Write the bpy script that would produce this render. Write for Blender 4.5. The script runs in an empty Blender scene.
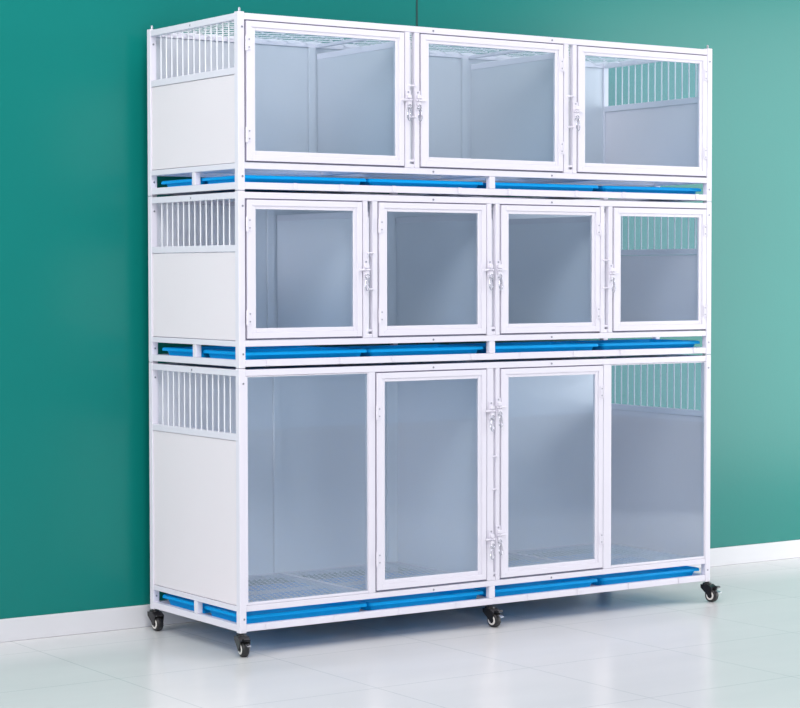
import bpy, bmesh, math, random
from mathutils import Matrix, Vector
random.seed(4)
SC = bpy.context.scene
COL = SC.collection
SC.view_settings.view_transform = 'Standard'
SC.view_settings.look = 'None'

# ------------------------------------------------------------------ helpers
def obj(name, bm, mat, parent=None, smooth=False):
    me = bpy.data.meshes.new(name)
    bmesh.ops.recalc_face_normals(bm, faces=bm.faces)
    bm.to_mesh(me); bm.free()
    o = bpy.data.objects.new(name, me); COL.objects.link(o)
    for m in (mat if isinstance(mat, (list, tuple)) else [mat]):
        me.materials.append(m)
    if smooth:
        for p in me.polygons: p.use_smooth = True
    if parent: o.parent = parent
    return o

def empty(name, loc):
    o = bpy.data.objects.new(name, None); COL.objects.link(o)
    o.location = loc; o.empty_display_size = .05
    return o

def tag(o, label, cat, group=None):
    o['label'] = label; o['category'] = cat
    if group: o['group'] = group
    return o

def box(bm, x0, x1, y0, y1, z0, z1, bev=0.0, mi=0):
    x0, x1 = sorted((x0, x1)); y0, y1 = sorted((y0, y1)); z0, z1 = sorted((z0, z1))
    co = [(x0, y0, z0), (x1, y0, z0), (x1, y1, z0), (x0, y1, z0),
          (x0, y0, z1), (x1, y0, z1), (x1, y1, z1), (x0, y1, z1)]
    v = [bm.verts.new(c) for c in co]
    fs = [(0, 3, 2, 1), (4, 5, 6, 7), (0, 1, 5, 4), (1, 2, 6, 5), (2, 3, 7, 6), (3, 0, 4, 7)]
    faces = [bm.faces.new([v[i] for i in f]) for f in fs]
    for f in faces: f.material_index = mi
    if bev:
        ed = list({e for f in faces for e in f.edges})
        r = bmesh.ops.bevel(bm, geom=ed, offset=bev, segments=2, affect='EDGES', profile=.5)
        for f in r['faces']: f.material_index = mi
    return v

def cyl(bm, p0, p1, r, seg=12, r2=None, mi=0):
    p0 = Vector(p0); p1 = Vector(p1); d = p1 - p0
    q = Vector((0, 0, 1)).rotation_difference(d.normalized()).to_matrix().to_4x4()
    m = Matrix.Translation((p0 + p1) / 2) @ q
    g = bmesh.ops.create_cone(bm, cap_ends=True, cap_tris=False, segments=seg, radius1=r,
                              radius2=r if r2 is None else r2, depth=d.length, matrix=m)
    for f in {f for v in g['verts'] for f in v.link_faces}: f.material_index = mi

def tube(bm, pts, r, seg=8, closed=False, mi=0):
    pts = [Vector(p) for p in pts]; n = len(pts); rings = []
    for i, p in enumerate(pts):
        a = pts[(i - 1) % n] if (closed or i > 0) else p
        b = pts[(i + 1) % n] if (closed or i < n - 1) else p
        t = (b - a).normalized()
        ref = Vector((0, 1, 0)) if abs(t.y) < .9 else Vector((1, 0, 0))
        u = t.cross(ref).normalized(); w = t.cross(u)
        rings.append([bm.verts.new(p + r * (math.cos(k * math.tau / seg) * u + math.sin(k * math.tau / seg) * w)) for k in range(seg)])
    for i in range(n if closed else n - 1):
        A, B = rings[i], rings[(i + 1) % n]
        for k in range(seg):
            f = bm.faces.new((A[k], A[(k + 1) % seg], B[(k + 1) % seg], B[k])); f.material_index = mi
    if not closed:
        bm.faces.new(rings[0]); bm.faces.new(rings[-1])

def lathe_x(bm, prof, seg=28, c=(0, 0, 0), mi=0):
    """profile of (x, r) spun round the x axis through c"""
    rings = []
    for x, r in prof:
        rings.append([bm.verts.new((c[0] + x, c[1] + r * math.cos(k * math.tau / seg), c[2] + r * math.sin(k * math.tau / seg))) for k in range(seg)])
    n = len(rings)
    for i in range(n):
        A, B = rings[i], rings[(i + 1) % n]
        for k in range(seg):
            f = bm.faces.new((A[k], A[(k + 1) % seg], B[(k + 1) % seg], B[k])); f.material_index = mi

def loft(bm, loops, cap0=True, cap1=True):
    rings = [[bm.verts.new(p) for p in l] for l in loops]
    n = len(rings[0])
    for a, b in zip(rings, rings[1:]):
        for k in range(n):
            bm.faces.new((a[k], a[(k + 1) % n], b[(k + 1) % n], b[k]))
    if cap0: bm.faces.new(rings[0])
    if cap1: bm.faces.new(rings[-1])

# ---------------------------------------------------------------- materials
def mat(name, col, rough=.5, metal=0.0, spec=.5, noise=0.0, nscale=6.0, bump=0.0, bscale=200.0, coat=0.0):
    m = bpy.data.materials.new(name); m.use_nodes = True
    nt = m.node_tree; b = nt.nodes['Principled BSDF']
    b.inputs['Base Color'].default_value = (*col, 1)
    b.inputs['Roughness'].default_value = rough
    b.inputs['Metallic'].default_value = metal
    b.inputs['Specular IOR Level'].default_value = spec
    b.inputs['Coat Weight'].default_value = coat
    tc = nt.nodes.new('ShaderNodeTexCoord')
    if noise:
        n = nt.nodes.new('ShaderNodeTexNoise'); n.inputs['Scale'].default_value = nscale; n.inputs['Detail'].default_value = 4
        mx = nt.nodes.new('ShaderNodeMix'); mx.data_type = 'RGBA'
        mx.inputs['A'].default_value = (*[c * (1 - noise) for c in col], 1)
        mx.inputs['B'].default_value = (*[min(1, c * (1 + noise)) for c in col], 1)
        nt.links.new(tc.outputs['Object'], n.inputs['Vector'])
        nt.links.new(n.outputs['Fac'], mx.inputs['Factor'])
        nt.links.new(mx.outputs['Result'], b.inputs['Base Color'])
    if bump:
        n2 = nt.nodes.new('ShaderNodeTexNoise'); n2.inputs['Scale'].default_value = bscale; n2.inputs['Detail'].default_value = 3
        bp = nt.nodes.new('ShaderNodeBump'); bp.inputs['Strength'].default_value = bump; bp.inputs['Distance'].default_value = .002
        nt.links.new(tc.outputs['Object'], n2.inputs['Vector'])
        nt.links.new(n2.outputs['Fac'], bp.inputs['Height'])
        nt.links.new(bp.outputs['Normal'], b.inputs['Normal'])
    return m

def glass_mat(name, tint, boost=1.0):
    m = bpy.data.materials.new(name); m.use_nodes = True
    nt = m.node_tree; nt.nodes.clear()
    N = lambda t: nt.nodes.new(t)
    out = N('ShaderNodeOutputMaterial'); mix = N('ShaderNodeMixShader')
    tr = N('ShaderNodeBsdfTransparent'); tr.inputs[0].default_value = (*tint, 1)
    gl = N('ShaderNodeBsdfGlossy'); gl.inputs['Roughness'].default_value = .03
    gl.inputs['Color'].default_value = (1, 1, 1, 1)
    geo = N('ShaderNodeNewGeometry'); dot = N('ShaderNodeVectorMath'); dot.operation = 'DOT_PRODUCT'
    nt.links.new(geo.outputs['Normal'], dot.inputs[0]); nt.links.new(geo.outputs['Incoming'], dot.inputs[1])
    def mth(op, a, b=None):
        n = N('ShaderNodeMath'); n.operation = op
        for i, v in enumerate((a, b)):
            if v is None: continue
            if isinstance(v, (int, float)): n.inputs[i].default_value = v
            else: nt.links.new(v, n.inputs[i])
        return n.outputs[0]
    c = mth('ABSOLUTE', dot.outputs['Value'])
    f = mth('ADD', mth('MULTIPLY', mth('POWER', mth('SUBTRACT', 1.0, c), 5.0), .96), .04)
    f = mth('MINIMUM', mth('MULTIPLY', f, boost), 1.0)
    nt.links.new(f, mix.inputs[0]); nt.links.new(tr.outputs[0], mix.inputs[1]); nt.links.new(gl.outputs[0], mix.inputs[2])
    nt.links.new(mix.outputs[0], out.inputs['Surface'])
    return m

PAINT = mat('white_powder_coat', (.785, .765, .84), .38, bump=.05, bscale=700)
PANEL = mat('white_panel', (.85, .79, .83), .34, noise=.015, nscale=3)
INNER = mat('interior_panel', (.85, .865, .925), .36, noise=.02, nscale=3)
INNER_SHADED = mat('shaded_interior_panel', (.62, .645, .69), .36, noise=.02, nscale=3)  # same panel, colour darkened to imitate the shade inside the top cage
WIRE = mat('white_wire', (.78, .80, .84), .4)
GLASS = glass_mat('clear_blue_tinted_glass', (.92, .965, .99), 2.9)
BLUE = mat('blue_plastic', (.0, .42, .93), .42, spec=.15, noise=.03)
RUBBER = mat('black_rubber', (.012, .012, .013), .45)
BLACK = mat('black_housing', (.010, .010, .012), .3)
CREAM = mat('pale_hub', (.72, .70, .66), .35)
ZINC = mat('zinc_steel', (.62, .63, .68), .25, metal=.85)
SCREW = mat('screw_steel', (.45, .45, .50), .35, metal=.7)
GAP_SHADE = mat('grey_violet_gap_shade', (.16, .145, .22), .6)  # shadow colour for the gaps round the doors
DARK = mat('dark_recess', (.05, .05, .07), .6)

# ---------------------------------------------------------------- geometry constants
W, D, P = 2.14, .6555, .025           # cage width, depth, post section
FLOOR_Z = -.008
WALL_Y = .737

def mesh_sheet(name, x0, x1, y0, y1, z, parent, w=.045, l=.09, t=.0016):
    """expanded metal sheet: a net of diamonds, long way towards the wall"""
    bm = bmesh.new()
    nx = max(1, round((x1 - x0) / w)); ny = max(1, round((y1 - y0) / l))
    w = (x1 - x0) / nx; l = (y1 - y0) / ny
    def strand(a, b):
        a = Vector(a); b = Vector(b); d = (b - a).normalized(); s = Vector((-d.y, d.x, 0)) * t
        h = Vector((0, 0, t))
        A = [bm.verts.new(a + k) for k in (s + h, -s + h, -s - h, s - h)]
        B = [bm.verts.new(b + k) for k in (s + h, -s + h, -s - h, s - h)]
        for k in range(4): bm.faces.new((A[k], A[(k + 1) % 4], B[(k + 1) % 4], B[k]))
    for i in range(nx):
        for j in range(ny):
            xa, xb, xm = x0 + i * w, x0 + (i + 1) * w, x0 + (i + .5) * w
            ya, yb, ym = y0 + j * l, y0 + (j + 1) * l, y0 + (j + .5) * l
            strand((xm, ya, z), (xb, ym, z)); strand((xb, ym, z), (xm, yb, z))
            strand((xm, yb, z), (xa, ym, z)); strand((xa, ym, z), (xm, ya, z))
    return obj(name, bm, WIRE, parent)

# shared small meshes ------------------------------------------------------
def screw_mesh():
    bm = bmesh.new()
    cyl(bm, (0, 0, 0), (0, -.0016, 0), .0042, 12, .0034)
    cyl(bm, (0, -.0014, 0), (0, -.002, 0), .0016, 6, mi=1)
    me = bpy.data.meshes.new('screw'); bm.to_mesh(me); bm.free()
    me.materials.append(SCREW); me.materials.append(DARK); return me
SCREW_ME = screw_mesh()
def screw(x, z, parent, y=0.0, rz=0.0):
    o = bpy.data.objects.new('screw', SCREW_ME); COL.objects.link(o)
    o.parent = parent; o.location = (x, y, z); o.rotation_euler = (0, 0, rz)
    return o

def hinge(x, zc, parent, d):
    """white butt hinge on the door edge, d = +1 when the door lies to the right"""
    bm = bmesh.new()
    box(bm, x - .002 * d, x + .014 * d, -.0055, -.002, zc - .022, zc + .022, .0008)
    for a, b in ((-.025, -.009), (-.008, .008), (.009, .025)):
        cyl(bm, (x - .002 * d, -.0045, zc + a), (x - .002 * d, -.0045, zc + b), .0044, 12)
    for dz in (-.013, .013):
        cyl(bm, (x + .008 * d, -.0055, zc + dz), (x + .008 * d, -.0065, zc + dz), .0028, 10, mi=1)
    return obj('hinge', bm, [PAINT, SCREW], parent)

def latch(x, zc, d, parent):
    """white slide bolt on a post, d = direction of the door it locks; a steel snap hook hangs from it"""
    bm = bmesh.new()
    box(bm, x - .0105, x + .0105, -.003, .0, zc - .034, zc + .034, .001)
    box(bm, x - .008, x + .008, -.014, -.003, zc + .006, zc + .019, .0015)
    box(bm, x - .008, x + .008, -.014, -.003, zc - .019, zc - .006, .0015)
    for dz in (-.028, .028):
        cyl(bm, (x, -.003, zc + dz), (x, -.0045, zc + dz), .0034, 10, mi=1)
    p = obj('latch', bm, [PAINT, SCREW], parent)
    bm = bmesh.new()
    cyl(bm, (x - .012 * d, -.009, zc), (x + .030 * d, -.009, zc), .0036, 10)
    cyl(bm, (x + .026 * d, -.0125, zc), (x + .026 * d, -.002, zc), .0032, 8)
    cyl(bm, (x - .004 * d, -.009, zc), (x - .004 * d, -.020, zc), .0028, 8)
    obj('bolt', bm, PAINT, p)
    bm = bmesh.new()
    zr = zc - .024
    ring = [(x + .006 * math.cos(a), -.016 + .002 * math.sin(a), zr + .008 * math.sin(a)) for a in [k * math.tau / 16 for k in range(16)]]
    tube(bm, ring, .0012, 6, True)
    h = zr - .010
    pts = []
    for k in range(20):
        a = k * math.tau / 20
        pts.append((x + d * .003 + (.0085 if math.sin(a) < 0 else .006) * math.cos(a), -.014, h - .018 + .022 * math.sin(a)))
    tube(bm, pts, .0015, 6, True)
    tube(bm, [(x + d * .003 - .004, -.014, h - .002), (x + d * .003 - .0055, -.0145, h - .018), (x + d * .003 - .002, -.014, h - .036)], .0012, 6)
    obj('snap_hook', bm, ZINC, p)
    return p

def door(x0, x1, z0, z1, hinge_side, parent, hz):
    x0 += .0018; x1 -= .0018; z0 += .0022; z1 -= .0022
    fo, fb = .020, .0345             # outer frame band, then glazing bead
    bm = bmesh.new()
    y0, y1 = -.002, .020
    box(bm, x0, x0 + fo, y0, y1, z0, z1, .0012); box(bm, x1 - fo, x1, y0, y1, z0, z1, .0012)
    box(bm, x0 + fo, x1 - fo, y0, y1, z0, z0 + fo, .0012); box(bm, x0 + fo, x1 - fo, y0, y1, z1 - fo, z1, .0012)
    dr = obj('door', bm, PAINT, parent)
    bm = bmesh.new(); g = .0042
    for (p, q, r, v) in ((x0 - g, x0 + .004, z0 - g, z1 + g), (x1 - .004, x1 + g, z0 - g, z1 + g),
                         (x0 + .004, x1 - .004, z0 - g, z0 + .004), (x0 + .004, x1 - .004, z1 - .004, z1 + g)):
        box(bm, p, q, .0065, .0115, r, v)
    obj('gap_shade_strip', bm, GAP_SHADE, dr)  # dark strips added in place of the shadow in the door gap
    bm = bmesh.new()
    a0, a1, c0, c1 = x0 + fo, x1 - fo, z0 + fo, z1 - fo
    t = fb - fo
    for (p, q, r, s) in ((a0, a0 + t, c0, c1), (a1 - t, a1, c0, c1), (a0 + t, a1 - t, c0, c0 + t), (a0 + t, a1 - t, c1 - t + .003, c1)):
        box(bm, p, q, .001, .016, r, s, .0014)
    obj('glazing_bead', bm, PAINT, dr)
    bm = bmesh.new(); box(bm, x0 + fb - .004, x1 - fb + .004, .0045, .0075, z0 + fb - .004, z1 - fb + .006)
    obj('glass_pane', bm, GLASS, dr)
    for z in hz:
        hinge(x0 if hinge_side < 0 else x1, z, dr, 1 if hinge_side < 0 else -1)
    return dr

def vent_grille(xs, z0, z1, parent):
    bm = bmesh.new()
    for i in range(14):
        y = .0405 + .0407 * i
        cyl(bm, (xs, y, z0), (xs, y, z1), .0026, 8)
    return obj('vent_grille', bm, WIRE, parent)

def rail(name, parent, *b, m=PAINT):
    bm = bmesh.new(); box(bm, *b, .0015); return obj(name, bm, m, parent)

# ---------------------------------------------------------------- a cage tier
def cage(b, H, label, spec):
    t = b + H
    root = empty('pet_cage', (0, 0, b))
    tag(root, label, 'cage', 'stacked pet cages')
    root.location = (0, 0, 0)
    sh = lambda v: v + .0045 if .1 < v < 2.1 else v
    spec = dict(spec)
    for k in ('uprights', 'pairs'):
        spec[k] = [(sh(p), sh(q)) for p, q in spec[k]]
    for k in ('dividers', 'bearers', 'clips'):
        spec[k] = [sh(v) for v in spec[k]]
    for k in ('doors', 'fixed'):
        spec[k] = [(sh(q[0]), sh(q[1])) + tuple(q[2:]) for q in spec.get(k, [])]
    spec['latches'] = [(sh(q[0]), q[1], q[2]) for q in spec['latches']]
    spec['pegs'] = [(sh(q[0]), sh(q[1]), q[2]) for q in spec['pegs']]
    vent = spec['vent']; floor_t = spec['floor']
    # corner posts
    for x in (0, W - P):
        for y in (0, D - P):
            rail('corner_post', root, x, x + P, y, y + P, b + .0008, t - .0008)
    e = .0005
    # front and rear rails
    for y0 in (.001, D - .023):
        rail('top_rail', root, P + e, W - P - e, y0, y0 + .022, t - .0265, t - .005)
        rail('bottom_rail', root, P + e, W - P - e, y0, y0 + .022, b + .005, b + .028)
        rail('floor_rail', root, P + e, W - P - e, y0, y0 + .022, b + .073, floor_t)
    # tray slot posts
    for y0 in (.001, D - .023):
        rail('slot_post', root, 1.053, 1.078, y0, y0 + .022, b + .0285, b + .0725)
    # side rails, side panel with barred vent over it
    for s, x0 in ((-1, .001), (1, W - .023)):
        rail('side_rail', root, x0, x0 + .022, P + e, D - P - e, t - .027, t - .005)
        rail('side_rail', root, x0, x0 + .022, P + e, D - P - e, b + .005, b + .028)
        rail('side_rail', root, x0, x0 + .022, P + e, D - P - e, b + .073, floor_t - .002)
        rail('vent_sill', root, x0, x0 + .022, P + e, D - P - e, vent - .023, vent)
        rail('slot_post', root, x0, x0 + .022, .303, .326, b + .0285, b + .0725)
        xo = .004 if s < 0 else W - .004
        xi = xo - s * .012
        bm = bmesh.new()
        box(bm, min(xo, xi), max(xo, xi), P + .0015, D - P - .0015, floor_t, vent - .0245, .001)
        obj('side_panel', bm, PANEL, root)
        vent_grille(x0 + .011, vent - .002, t - .026, root)
    # rear panel, rear uprights
    bm = bmesh.new(); box(bm, P, W - P, D - .018, D - .008, b + .074, t - .0275)
    inner = spec.get('inner', INNER)
    obj('back_panel', bm, inner, root)
    for xp in spec['rear_posts']:
        rail('rear_upright', root, xp, xp + .029, D - P - .006, D - .020, floor_t, t - .0272, m=inner)
    # dividers
    dt = spec.get('divider_top', .05)
    for xd in spec['dividers']:
        bm = bmesh.new()
        box(bm, xd - .0075, xd + .0035, .012, D - P - .008, floor_t, t - dt - .021, .0008)
        dv = obj('divider', bm, inner, root)
        bm = bmesh.new(); box(bm, xd - .009, xd + .009, .024, D - P - .008, t - dt - .022, t - dt, .0012)
        obj('divider_cap', bm, PAINT, dv)
    # mesh floor with its bearers
    zf = floor_t - .006
    xs = [P] + spec['bearers'] + [W - P]
    for i, (xa, xb) in enumerate(zip(xs, xs[1:])):
        mesh_sheet('wire_floor', xa + .004, xb - .004, .024, D - .022, zf, root, .0235, .080, .00125)
    for xb in spec['bearers']:
        rail('floor_bearer', root, xb - .011, xb + .011, .024, D - .024, b + .074, floor_t - .0005)
    rail('floor_bearer', root, P, W - P, .311, .319, b + .074, zf - .003)
    # runners the trays stand on
    for xr in (.050, .515, .58, 1.000, 1.118, 1.575, 1.64, 2.085):
        rail('tray_runner', root, xr - .018, xr + .018, .0235, D - .0235, b + .008, b + .018)
    for xc in spec['clips']:
        rail('tray_clip', root, xc - .008, xc + .008, -.0012, .0005, b + .0075, b + .029)
    # front uprights
    for xa, xb in spec['uprights']:
        rail('upright', root, xa, xb, .001, .021, floor_t + .0005, t - .027)
    for xa, xb in spec['pairs']:
        for za, zb in ((floor_t + .0005, floor_t + .014), (floor_t + .022, floor_t + .030)):
            rail('spacer_block', root, xa, xb, .003, .020, za, zb)
    if spec.get('roof') == 'mesh':
        ws = [P, .711, 1.431, W - P]
        for xa, xb in zip(ws, ws[1:]):
            mesh_sheet('wire_roof', xa + .004, xb - .004, .024, D - .024, t - .012, root, .08, .075, .0015)
        for xm in ws[1:3]:
            rail('roof_bearer', root, xm - .011, xm + .011, .024, D - .024, t - .027, t - .015)
    else:
        bm = bmesh.new(); box(bm, P - .003, W - P + .003, .024, D - .024, t - .014, t - .009)
        obj('roof_panel', bm, INNER, root)
    for (x0, x1, z0, z1, hs, hz) in spec['doors']:
        door(x0, x1, z0, z1, hs, root, hz)
    for (x0, x1, z0, z1) in spec.get('fixed', []):
        bm = bmesh.new(); q = .009; u = .0035
        for (a, c, r, s) in ((x0, x0 + q, z0, z1), (x1 - u, x1, z0, z1), (x0 + q, x1 - u, z0, z0 + q), (x0 + q, x1 - u, z1 - u, z1)):
            box(bm, a, c, .003, .020, r, s, .001)
        fp = obj('fixed_window', bm, PAINT, root)
        bm = bmesh.new(); box(bm, x0 + .006, x1 - .002, .0055, .0085, z0 + .006, z1 - .002)
        obj('glass_pane', bm, GLASS, fp)
    for (x, z, d) in spec['latches']:
        latch(x, z, d, root)
    for (xa, xb, z) in spec['pegs']:
        bm = bmesh.new()
        cyl(bm, (xa - .003, -.001, z), (xb + .003, -.001, z), .0028, 8)
        cyl(bm, (xa - .003, .001, z), (xa - .003, -.005, z), .0038, 8); cyl(bm, (xb + .003, .001, z), (xb + .003, -.005, z), .0038, 8)
        obj('spacer_peg', bm, PAINT, root)
    # screws in the frame
    for xq in (.802, 1.341):
        screw(xq, t - .0165, root, .001); screw(xq, floor_t - .011, root, .001)
    for xq in (.016, W - .013):
        screw(xq, t - .052, root); screw(xq, b + .048, root)
    screw(0.001, t - .0165, root, .333, 0).rotation_euler = (0, 0, -math.pi / 2)
    for zq in (t - .055, b + .05):
        screw(.013, zq, root, D - P)
    return root

top = cage(1.57, .60, 'topmost white cage, open wire mesh roof and three wide glass doors', dict(
    vent=1.984, floor=1.664, rear_posts=[.669, 1.384], dividers=[.7065, 1.4265], bearers=[.535, 1.06, 1.60], divider_top=.05,
    clips=[.219, .409, .627, .913, 1.139, 1.455, 1.685, 2.059],
    uprights=[(.676, .696), (.717, .738), (1.394, 1.415), (1.437, 1.455)], pairs=[(.6965, .7165), (1.4155, 1.4365)],
    roof='mesh', inner=INNER_SHADED,
    doors=[(.031, .672, 1.668, 2.1415, -1, (2.064, 1.757)), (.742, 1.389, 1.668, 2.1415, 1, (2.064, 1.757)), (1.459, 2.1125, 1.668, 2.1415, 1, (2.064, 1.757))],
    latches=[(.6865, 1.903, -1), (.7275, 1.903, 1), (1.446, 1.895, 1)],
    pegs=[(.696, .717, 1.955), (.696, .717, 1.845), (1.415, 1.437, 1.951), (1.415, 1.437, 1.836)]))
mid = cage(.97, .60, 'white cage in the middle of the stack, row of four near-square glass doors', dict(
    vent=1.387, floor=1.064, rear_posts=[.485, 1.026, 1.565], dividers=[.5265, 1.0665, 1.600], bearers=[.535, 1.06, 1.60], divider_top=.062,
    clips=[.11, .404, .626, .971, 1.195, 1.447, 1.677, 2.05],
    uprights=[(.497, .516), (.537, .558), (1.037, 1.057), (1.076, 1.095), (1.572, 1.590), (1.610, 1.631)],
    pairs=[(.5165, .5365), (1.0575, 1.0755), (1.5905, 1.6095)],
    doors=[(.031, .493, 1.068, 1.5415, -1, (1.457, 1.141)), (.562, 1.033, 1.068, 1.5415, -1, (1.457, 1.141)),
           (1.099, 1.568, 1.068, 1.5415, 1, (1.457, 1.141)), (1.635, 2.1125, 1.068, 1.5415, 1, (1.457, 1.141))],
    latches=[(.5065, 1.303, -1), (1.047, 1.303, -1), (1.0855, 1.303, 1), (1.6205, 1.290, 1)],
    pegs=[(.516, .537, 1.362), (.516, .537, 1.235), (1.590, 1.610, 1.34), (1.590, 1.610, 1.235)]))
low = cage(.07, .90, 'tall bottom white cage on wheels with two glass doors between fixed glass panels', dict(
    vent=.747, floor=.163, rear_posts=[.510, 1.026, 1.588], dividers=[1.0715], bearers=[.535, 1.072, 1.60], divider_top=.05,
    clips=[.104, .380, .654, .904, 1.232, 1.468, 1.721, 1.978],
    uprights=[(.520, .547), (1.038, 1.0665), (1.077, 1.0955), (1.589, 1.619)], pairs=[(1.067, 1.0765)],
    doors=[(.551, 1.034, .168, .9415, -1, (.80, .282)), (1.099, 1.585, .168, .9415, 1, (.84, .282))],
    fixed=[(.0255, .5195, .164, .9425), (1.6195, 2.1145, .164, .9425)],
    latches=[(1.053, .788, -1), (1.086, .80, 1), (1.053, .317, -1), (1.086, .33, 1)],
    pegs=[(1.0665, 1.077, .62), (1.0665, 1.077, .50)]))

# stacking pins on the topmost corner posts
for x in (.0135, W - .0135):
    for y in (.0135, D - .0135):
        bm = bmesh.new(); cyl(bm, (x, y, 2.168), (x, y, 2.181), .004, 10); cyl(bm, (x, y, 2.181), (x, y, 2.184), .004, 10, .002)
        obj('stacking_pin', bm, SCREW, top)

# ---------------------------------------------------------------- castors
def castor(px, py, brake, yaw=0.0):
    R = .0265; off = -.022
    zc = FLOOR_Z + R
    bm = bmesh.new()
    cyl(bm, (0, 0, .0705), (0, 0, .060), .0085, 16)
    cyl(bm, (0, 0, .066), (0, 0, .058), .0175, 20, .019)
    # swivel housing: a hood that narrows into two fork cheeks
    for s in (-1, 1):
        loft(bm, [[(s * xx, y, z) for y, z in ((.018, .060), (.017, .046), (off + .012, zc + .006), (off + .004, zc - .004), (off - .005, zc - .003), (off - .010, zc + .010), (off - .014, .050), (-.014, .061))] for xx in (.0160, .0195)])
    loft(bm, [[(x, y, z) for y, z in ((.019, .060), (.018, .045), (.004, .047), (off - .004, .0535), (off - .014, .050), (-.016, .0615))] for x in (-.0190, .0190)])
    c = obj('castor', bm, BLACK, low)
    bm = bmesh.new()
    wv = .0130
    prof = [(-wv, .014), (-wv, R - .005), (-wv + .003, R - .001), (-wv + .006, R), (wv - .006, R), (wv - .003, R - .001), (wv, R - .005), (wv, .014)]
    lathe_x(bm, prof, 32, (0, off, zc))
    w = obj('wheel', bm, RUBBER, c, True)
    w.parent = c
    bm = bmesh.new()
    hp = [(-.0145, .0105), (-.0150, .0168), (-.0120, .0182), (.0120, .0182), (.0150, .0168), (.0145, .0105)]
    lathe_x(bm, hp, 28, (0, off, zc))
    obj('hub_ring', bm, CREAM, c, True)
    bm = bmesh.new(); cyl(bm, (-.0138, off, zc), (.0138, off, zc), .0108, 20); cyl(bm, (-.0205, off, zc), (.0205, off, zc), .0048, 10)
    obj('axle', bm, BLACK, c)
    if brake:
        bm = bmesh.new()
        loft(bm, [[(x, -.030, .047), (x, -.030, .054), (x, -.046, .058), (x, -.055, .056), (x, -.056, .051), (x, -.045, .046)] for x in (-.0095, .0115)])
        obj('brake_pedal', bm, BLACK, c)
        bm = bmesh.new()
        loft(bm, [[(x, -.042, .036), (x, -.042, .0385), (x, -.061, .034), (x, -.061, .0315)] for x in (-.002, .013)])
        obj('release_tab', bm, ZINC, c)
    c.location = (px, py, 0); c.rotation_euler = (0, 0, yaw)
    return c
castor(.0135, .016, True, math.radians(-9))
castor(.0135, D - .008, False, math.radians(2))
castor(1.067, .018, True, math.radians(8))
castor(W - .010, .006, True, math.radians(12))
castor(W - .016, D - .014, False, math.radians(4))
castor(1.067, D - .014, False, math.radians(4))

# ---------------------------------------------------------------- blue trays
def rrect(x0, x1, y0, y1, r, z, n=4):
    out = []
    for cx, cy, a0 in ((x1 - r, y1 - r, 0), (x0 + r, y1 - r, 90), (x0 + r, y0 + r, 180), (x1 - r, y0 + r, 270)):
        for k in range(n + 1):
            a = math.radians(a0 + 90 * k / n); out.append((cx + r * math.cos(a), cy + r * math.sin(a), z))
    return out
TRAY_W, TRAY_D = .505, .294
def tray_meshes():
    hw, hd = TRAY_W / 2, TRAY_D / 2; h = .036; lip = .012; q = .010
    bm = bmesh.new()
    L = [rrect(-hw + lip + q, hw - lip - q, -hd + lip + q, hd - lip - q, .010, 0),
         rrect(-hw + lip, hw - lip, -hd + lip, hd - lip, .011, h - .006),
         rrect(-hw + lip - .001, hw - lip + .001, -hd + lip - .001, hd - lip + .001, .011, h - .002),
         rrect(-hw + lip + .002, hw - lip - .002, -hd + lip + .002, hd - lip - .002, .010, h - .002),
         rrect(-hw + lip + q + .002, hw - lip - q - .002, -hd + lip + q + .002, hd - lip - q - .002, .009, .003)]
    loft(bm, L)
    pan = bpy.data.meshes.new('plastic_tray'); bmesh.ops.recalc_face_normals(bm, faces=bm.faces); bm.to_mesh(pan); bm.free()
    pan.materials.append(BLUE)
    bm = bmesh.new()
    L = [rrect(-hw + lip, hw - lip, -hd + lip, hd - lip, .011, h - .004),
         rrect(-hw + .003, hw - .003, -hd + .003, hd - .003, .012, h - .006),
         rrect(-hw, hw, -hd, hd, .013, h - .012),
         rrect(-hw - .001, hw + .001, -hd - .001, hd + .001, .014, h - .008),
         rrect(-hw + .001, hw - .001, -hd + .001, hd - .001, .013, h - .002),
         rrect(-hw + .004, hw - .004, -hd + .004, hd - .004, .012, h),
         rrect(-hw + lip + .002, hw - lip - .002, -hd + lip + .002, hd - lip - .002, .010, h - .001)]
    rings = [[bm.verts.new(p) for p in l] for l in L]; n = len(rings[0])
    for a, b in zip(rings, rings[1:] + rings[:1]):
        for k in range(n): bm.faces.new((a[k], a[(k + 1) % n], b[(k + 1) % n], b[k]))
    rim = bpy.data.meshes.new('rim'); bmesh.ops.recalc_face_normals(bm, faces=bm.faces); bm.to_mesh(rim); bm.free()
    rim.materials.append(BLUE)
    for m in (pan, rim):
        for p in m.polygons: p.use_smooth = False
    return pan, rim
PAN, RIM = tray_meshes()
def tray(x, y, z, label, group):
    o = bpy.data.objects.new('plastic_tray', PAN); COL.objects.link(o); o.location = (x, y, z)
    r = bpy.data.objects.new('rim', RIM); COL.objects.link(r); r.parent = o
    tag(o, label, 'tray', group)
    return o
TX = [.2850, .7960, 1.3420, 1.8635]
for nm, b in (('top', 1.57), ('middle', .97), ('bottom', .07)):
    for k, x in enumerate(TX):
        place = ['at the left end of the front row', 'just left of the centre slot post',
                 'just right of the centre slot post', 'at the right end of the front row'][k]
        tray(x + random.uniform(-.002, .002), .1745 + random.uniform(-.002, .003), b + .018,
             'shallow blue tray under the %s cage, %s' % (nm, place), 'blue trays under the %s cage' % nm)
    tray(TX[0], .474 + (.008 if nm == 'bottom' else 0), b + .018, 'shallow blue tray under the %s cage, rear left, behind the side slot' % nm, 'blue trays under the %s cage' % nm)
for k, where in ((1, 'second from left'), (2, 'third from left'), (3, 'right end')):
    tray(TX[k], .481, .088, 'blue tray in rear row under the bottom cage wire floor, %s' % where, 'blue trays under the bottom cage')

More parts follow.
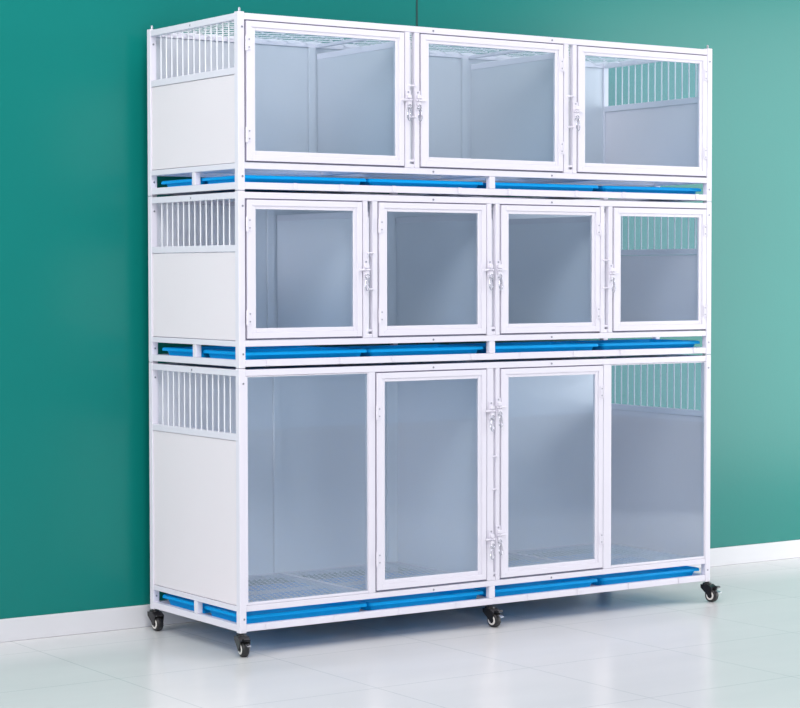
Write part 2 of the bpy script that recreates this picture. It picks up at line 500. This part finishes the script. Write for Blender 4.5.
# ---------------------------------------------------------------- the room
def structure(name, bm, m):
    o = obj(name, bm, m); o['kind'] = 'structure'; return o

def wall_material():
    m = mat('teal_wall_paint', (.003, .195, .168), .29, spec=.30, noise=.05, nscale=1.6, bump=.12, bscale=60)
    return m
def floor_material():
    m = bpy.data.materials.new('pale_floor_tiles'); m.use_nodes = True
    nt = m.node_tree; b = nt.nodes['Principled BSDF']; L = nt.links
    tc = nt.nodes.new('ShaderNodeTexCoord'); sep = nt.nodes.new('ShaderNodeSeparateXYZ'); L.new(tc.outputs['Object'], sep.inputs[0])
    def mth(op, a, v=None):
        n = nt.nodes.new('ShaderNodeMath'); n.operation = op
        L.new(a, n.inputs[0])
        if v is not None:
            if isinstance(v, (int, float)): n.inputs[1].default_value = v
            else: L.new(v, n.inputs[1])
        return n.outputs[0]
    def dist(o, off):
        f = mth('FRACT', mth('DIVIDE', mth('ADD', o, 60.0 - off), .6))
        return mth('ABSOLUTE', mth('SUBTRACT', f, .5))      # .5 at a joint
    dx = dist(sep.outputs['X'], -.515); dy = dist(sep.outputs['Y'], .49)
    g = mth('GREATER_THAN', mth('MAXIMUM', dx, dy), .5 - .0022)
    n = nt.nodes.new('ShaderNodeTexNoise'); n.inputs['Scale'].default_value = 1.8; n.inputs['Detail'].default_value = 6
    mp = nt.nodes.new('ShaderNodeMapping'); mp.inputs['Scale'].default_value = (1, 3, 1)
    L.new(tc.outputs['Object'], mp.inputs[0]); L.new(mp.outputs[0], n.inputs['Vector'])
    mx = nt.nodes.new('ShaderNodeMix'); mx.data_type = 'RGBA'
    mx.inputs['A'].default_value = (.66, .665, .67, 1); mx.inputs['B'].default_value = (.74, .745, .74, 1)
    L.new(n.outputs['Fac'], mx.inputs['Factor'])
    m2 = nt.nodes.new('ShaderNodeMix'); m2.data_type = 'RGBA'; m2.inputs['B'].default_value = (.42, .46, .48, 1)
    L.new(g, m2.inputs['Factor']); L.new(mx.outputs['Result'], m2.inputs['A'])
    L.new(m2.outputs['Result'], b.inputs['Base Color'])
    b.inputs['Roughness'].default_value = .22; b.inputs['Specular IOR Level'].default_value = .45
    return m

bm = bmesh.new(); box(bm, -5, 9, -9, WALL_Y + .1, FLOOR_Z - .06, FLOOR_Z)
structure('floor', bm, floor_material())
bm = bmesh.new(); box(bm, -5, 9, WALL_Y, WALL_Y + .1, FLOOR_Z, 3.4)
structure('wall_back', bm, wall_material())
bm = bmesh.new(); box(bm, -5, 9, WALL_Y - .014, WALL_Y, FLOOR_Z, .073, .003)
structure('baseboard_back', bm, mat('white_baseboard', (.70, .71, .735), .6, spec=.2, noise=.02, nscale=4))
bm = bmesh.new(); box(bm, 1.237, 1.245, WALL_Y - .0015, WALL_Y, .073, 3.4)
structure('trim_1', bm, mat('wall_joint', (.006, .06, .055), .6))

# ---------------------------------------------------------------- camera
cam = bpy.data.cameras.new('camera'); co = bpy.data.objects.new('camera', cam); COL.objects.link(co)
R_ = Vector((0.8262679669814602, -0.563276042044529, -0.0011606890085915547)); U_ = Vector((0.02225105434381596, 0.030580875991389478, 0.9992845943995072)); F_ = Vector((0.5628375763227906, 0.8257026768045803, -0.03780148405601991))
M = Matrix.Identity(4)
for i in range(3):
    M[i][0] = R_[i]; M[i][1] = U_[i]; M[i][2] = -F_[i]
M[0][3], M[1][3], M[2][3] = -3.5524606957369618, -6.174240459851029, 1.2872753056856714
co.matrix_world = M
cam.sensor_fit = 'HORIZONTAL'; cam.sensor_width = 36.0; cam.lens = 2109.3945443737293 / 800 * 36
cam.clip_end = 60
SC.camera = co

# ---------------------------------------------------------------- light
w = bpy.data.worlds.new('studio'); SC.world = w; w.use_nodes = True
nt = w.node_tree; bg = nt.nodes['Background']
geo = nt.nodes.new('ShaderNodeTexCoord'); sp = nt.nodes.new('ShaderNodeSeparateXYZ')
rmp = nt.nodes.new('ShaderNodeValToRGB')
nt.links.new(geo.outputs['Generated'], sp.inputs[0]); nt.links.new(sp.outputs['Z'], rmp.inputs['Fac'])
cr = rmp.color_ramp
cr.elements[0].position = 0.0; cr.elements[0].color = (.07, .075, .09, 1)
cr.elements[1].position = .75; cr.elements[1].color = (.36, .36, .40, 1)
el = cr.elements.new(.15); el.color = (.13, .135, .16, 1)
# a broad soft glow with no real source, added to lighten the glass by reflection
dt = nt.nodes.new('ShaderNodeVectorMath'); dt.operation = 'DOT_PRODUCT'
gd = Vector((.68, -.73, .06)).normalized(); dt.inputs[1].default_value = gd
nt.links.new(geo.outputs['Generated'], dt.inputs[0])
r2 = nt.nodes.new('ShaderNodeValToRGB'); r2.color_ramp.interpolation = 'EASE'
r2.color_ramp.elements[0].position = .87; r2.color_ramp.elements[0].color = (0, 0, 0, 1)
r2.color_ramp.elements[1].position = 1.0; r2.color_ramp.elements[1].color = (.36, .48, .65, 1)
nt.links.new(dt.outputs['Value'], r2.inputs['Fac'])
ad = nt.nodes.new('ShaderNodeMix'); ad.data_type = 'RGBA'; ad.blend_type = 'ADD'; ad.inputs['Factor'].default_value = 1
nt.links.new(rmp.outputs['Color'], ad.inputs['A']); nt.links.new(r2.outputs['Color'], ad.inputs['B'])
nt.links.new(ad.outputs['Result'], bg.inputs[0]); bg.inputs[1].default_value = 1.0

def area(name, loc, target, sx, sy, power, col=(1, 1, 1)):
    l = bpy.data.lights.new(name, 'AREA'); l.shape = 'RECTANGLE'; l.size = sx; l.size_y = sy; l.energy = power; l.color = col
    o = bpy.data.objects.new(name, l); COL.objects.link(o); o.location = loc
    d = Vector(target) - Vector(loc); o.rotation_euler = d.to_track_quat('-Z', 'Y').to_euler()
    return o
area('right_softbox', (5.0, -1.3, 1.5), (2.5, .7, 1.2), 2.2, 2.8, 112, (1, .985, .98))
area('left_softbox', (-4.2, -.35, 2.2), (0, .3, 1.0), 1.6, 2.4, 90, (1, .945, .98))
area('overhead_softbox', (1.0, -1.1, 4.6), (1.0, -.4, .6), 4.6, 1.4, 55, (1, .98, .985))
area('front_fill', (-2.0, -3.5, 4.6), (1.0, .2, 1.1), 2.4, 2.0, 160, (1, .975, .985))  # unseen fill light added to brighten the front and the dividers inside
area('low_fill', (-1.6, -5.6, 1.2), (1.1, .2, .8), 1.8, 1.4, 58, (.97, .975, 1))  # unseen low fill added to brighten the two lower cages inside
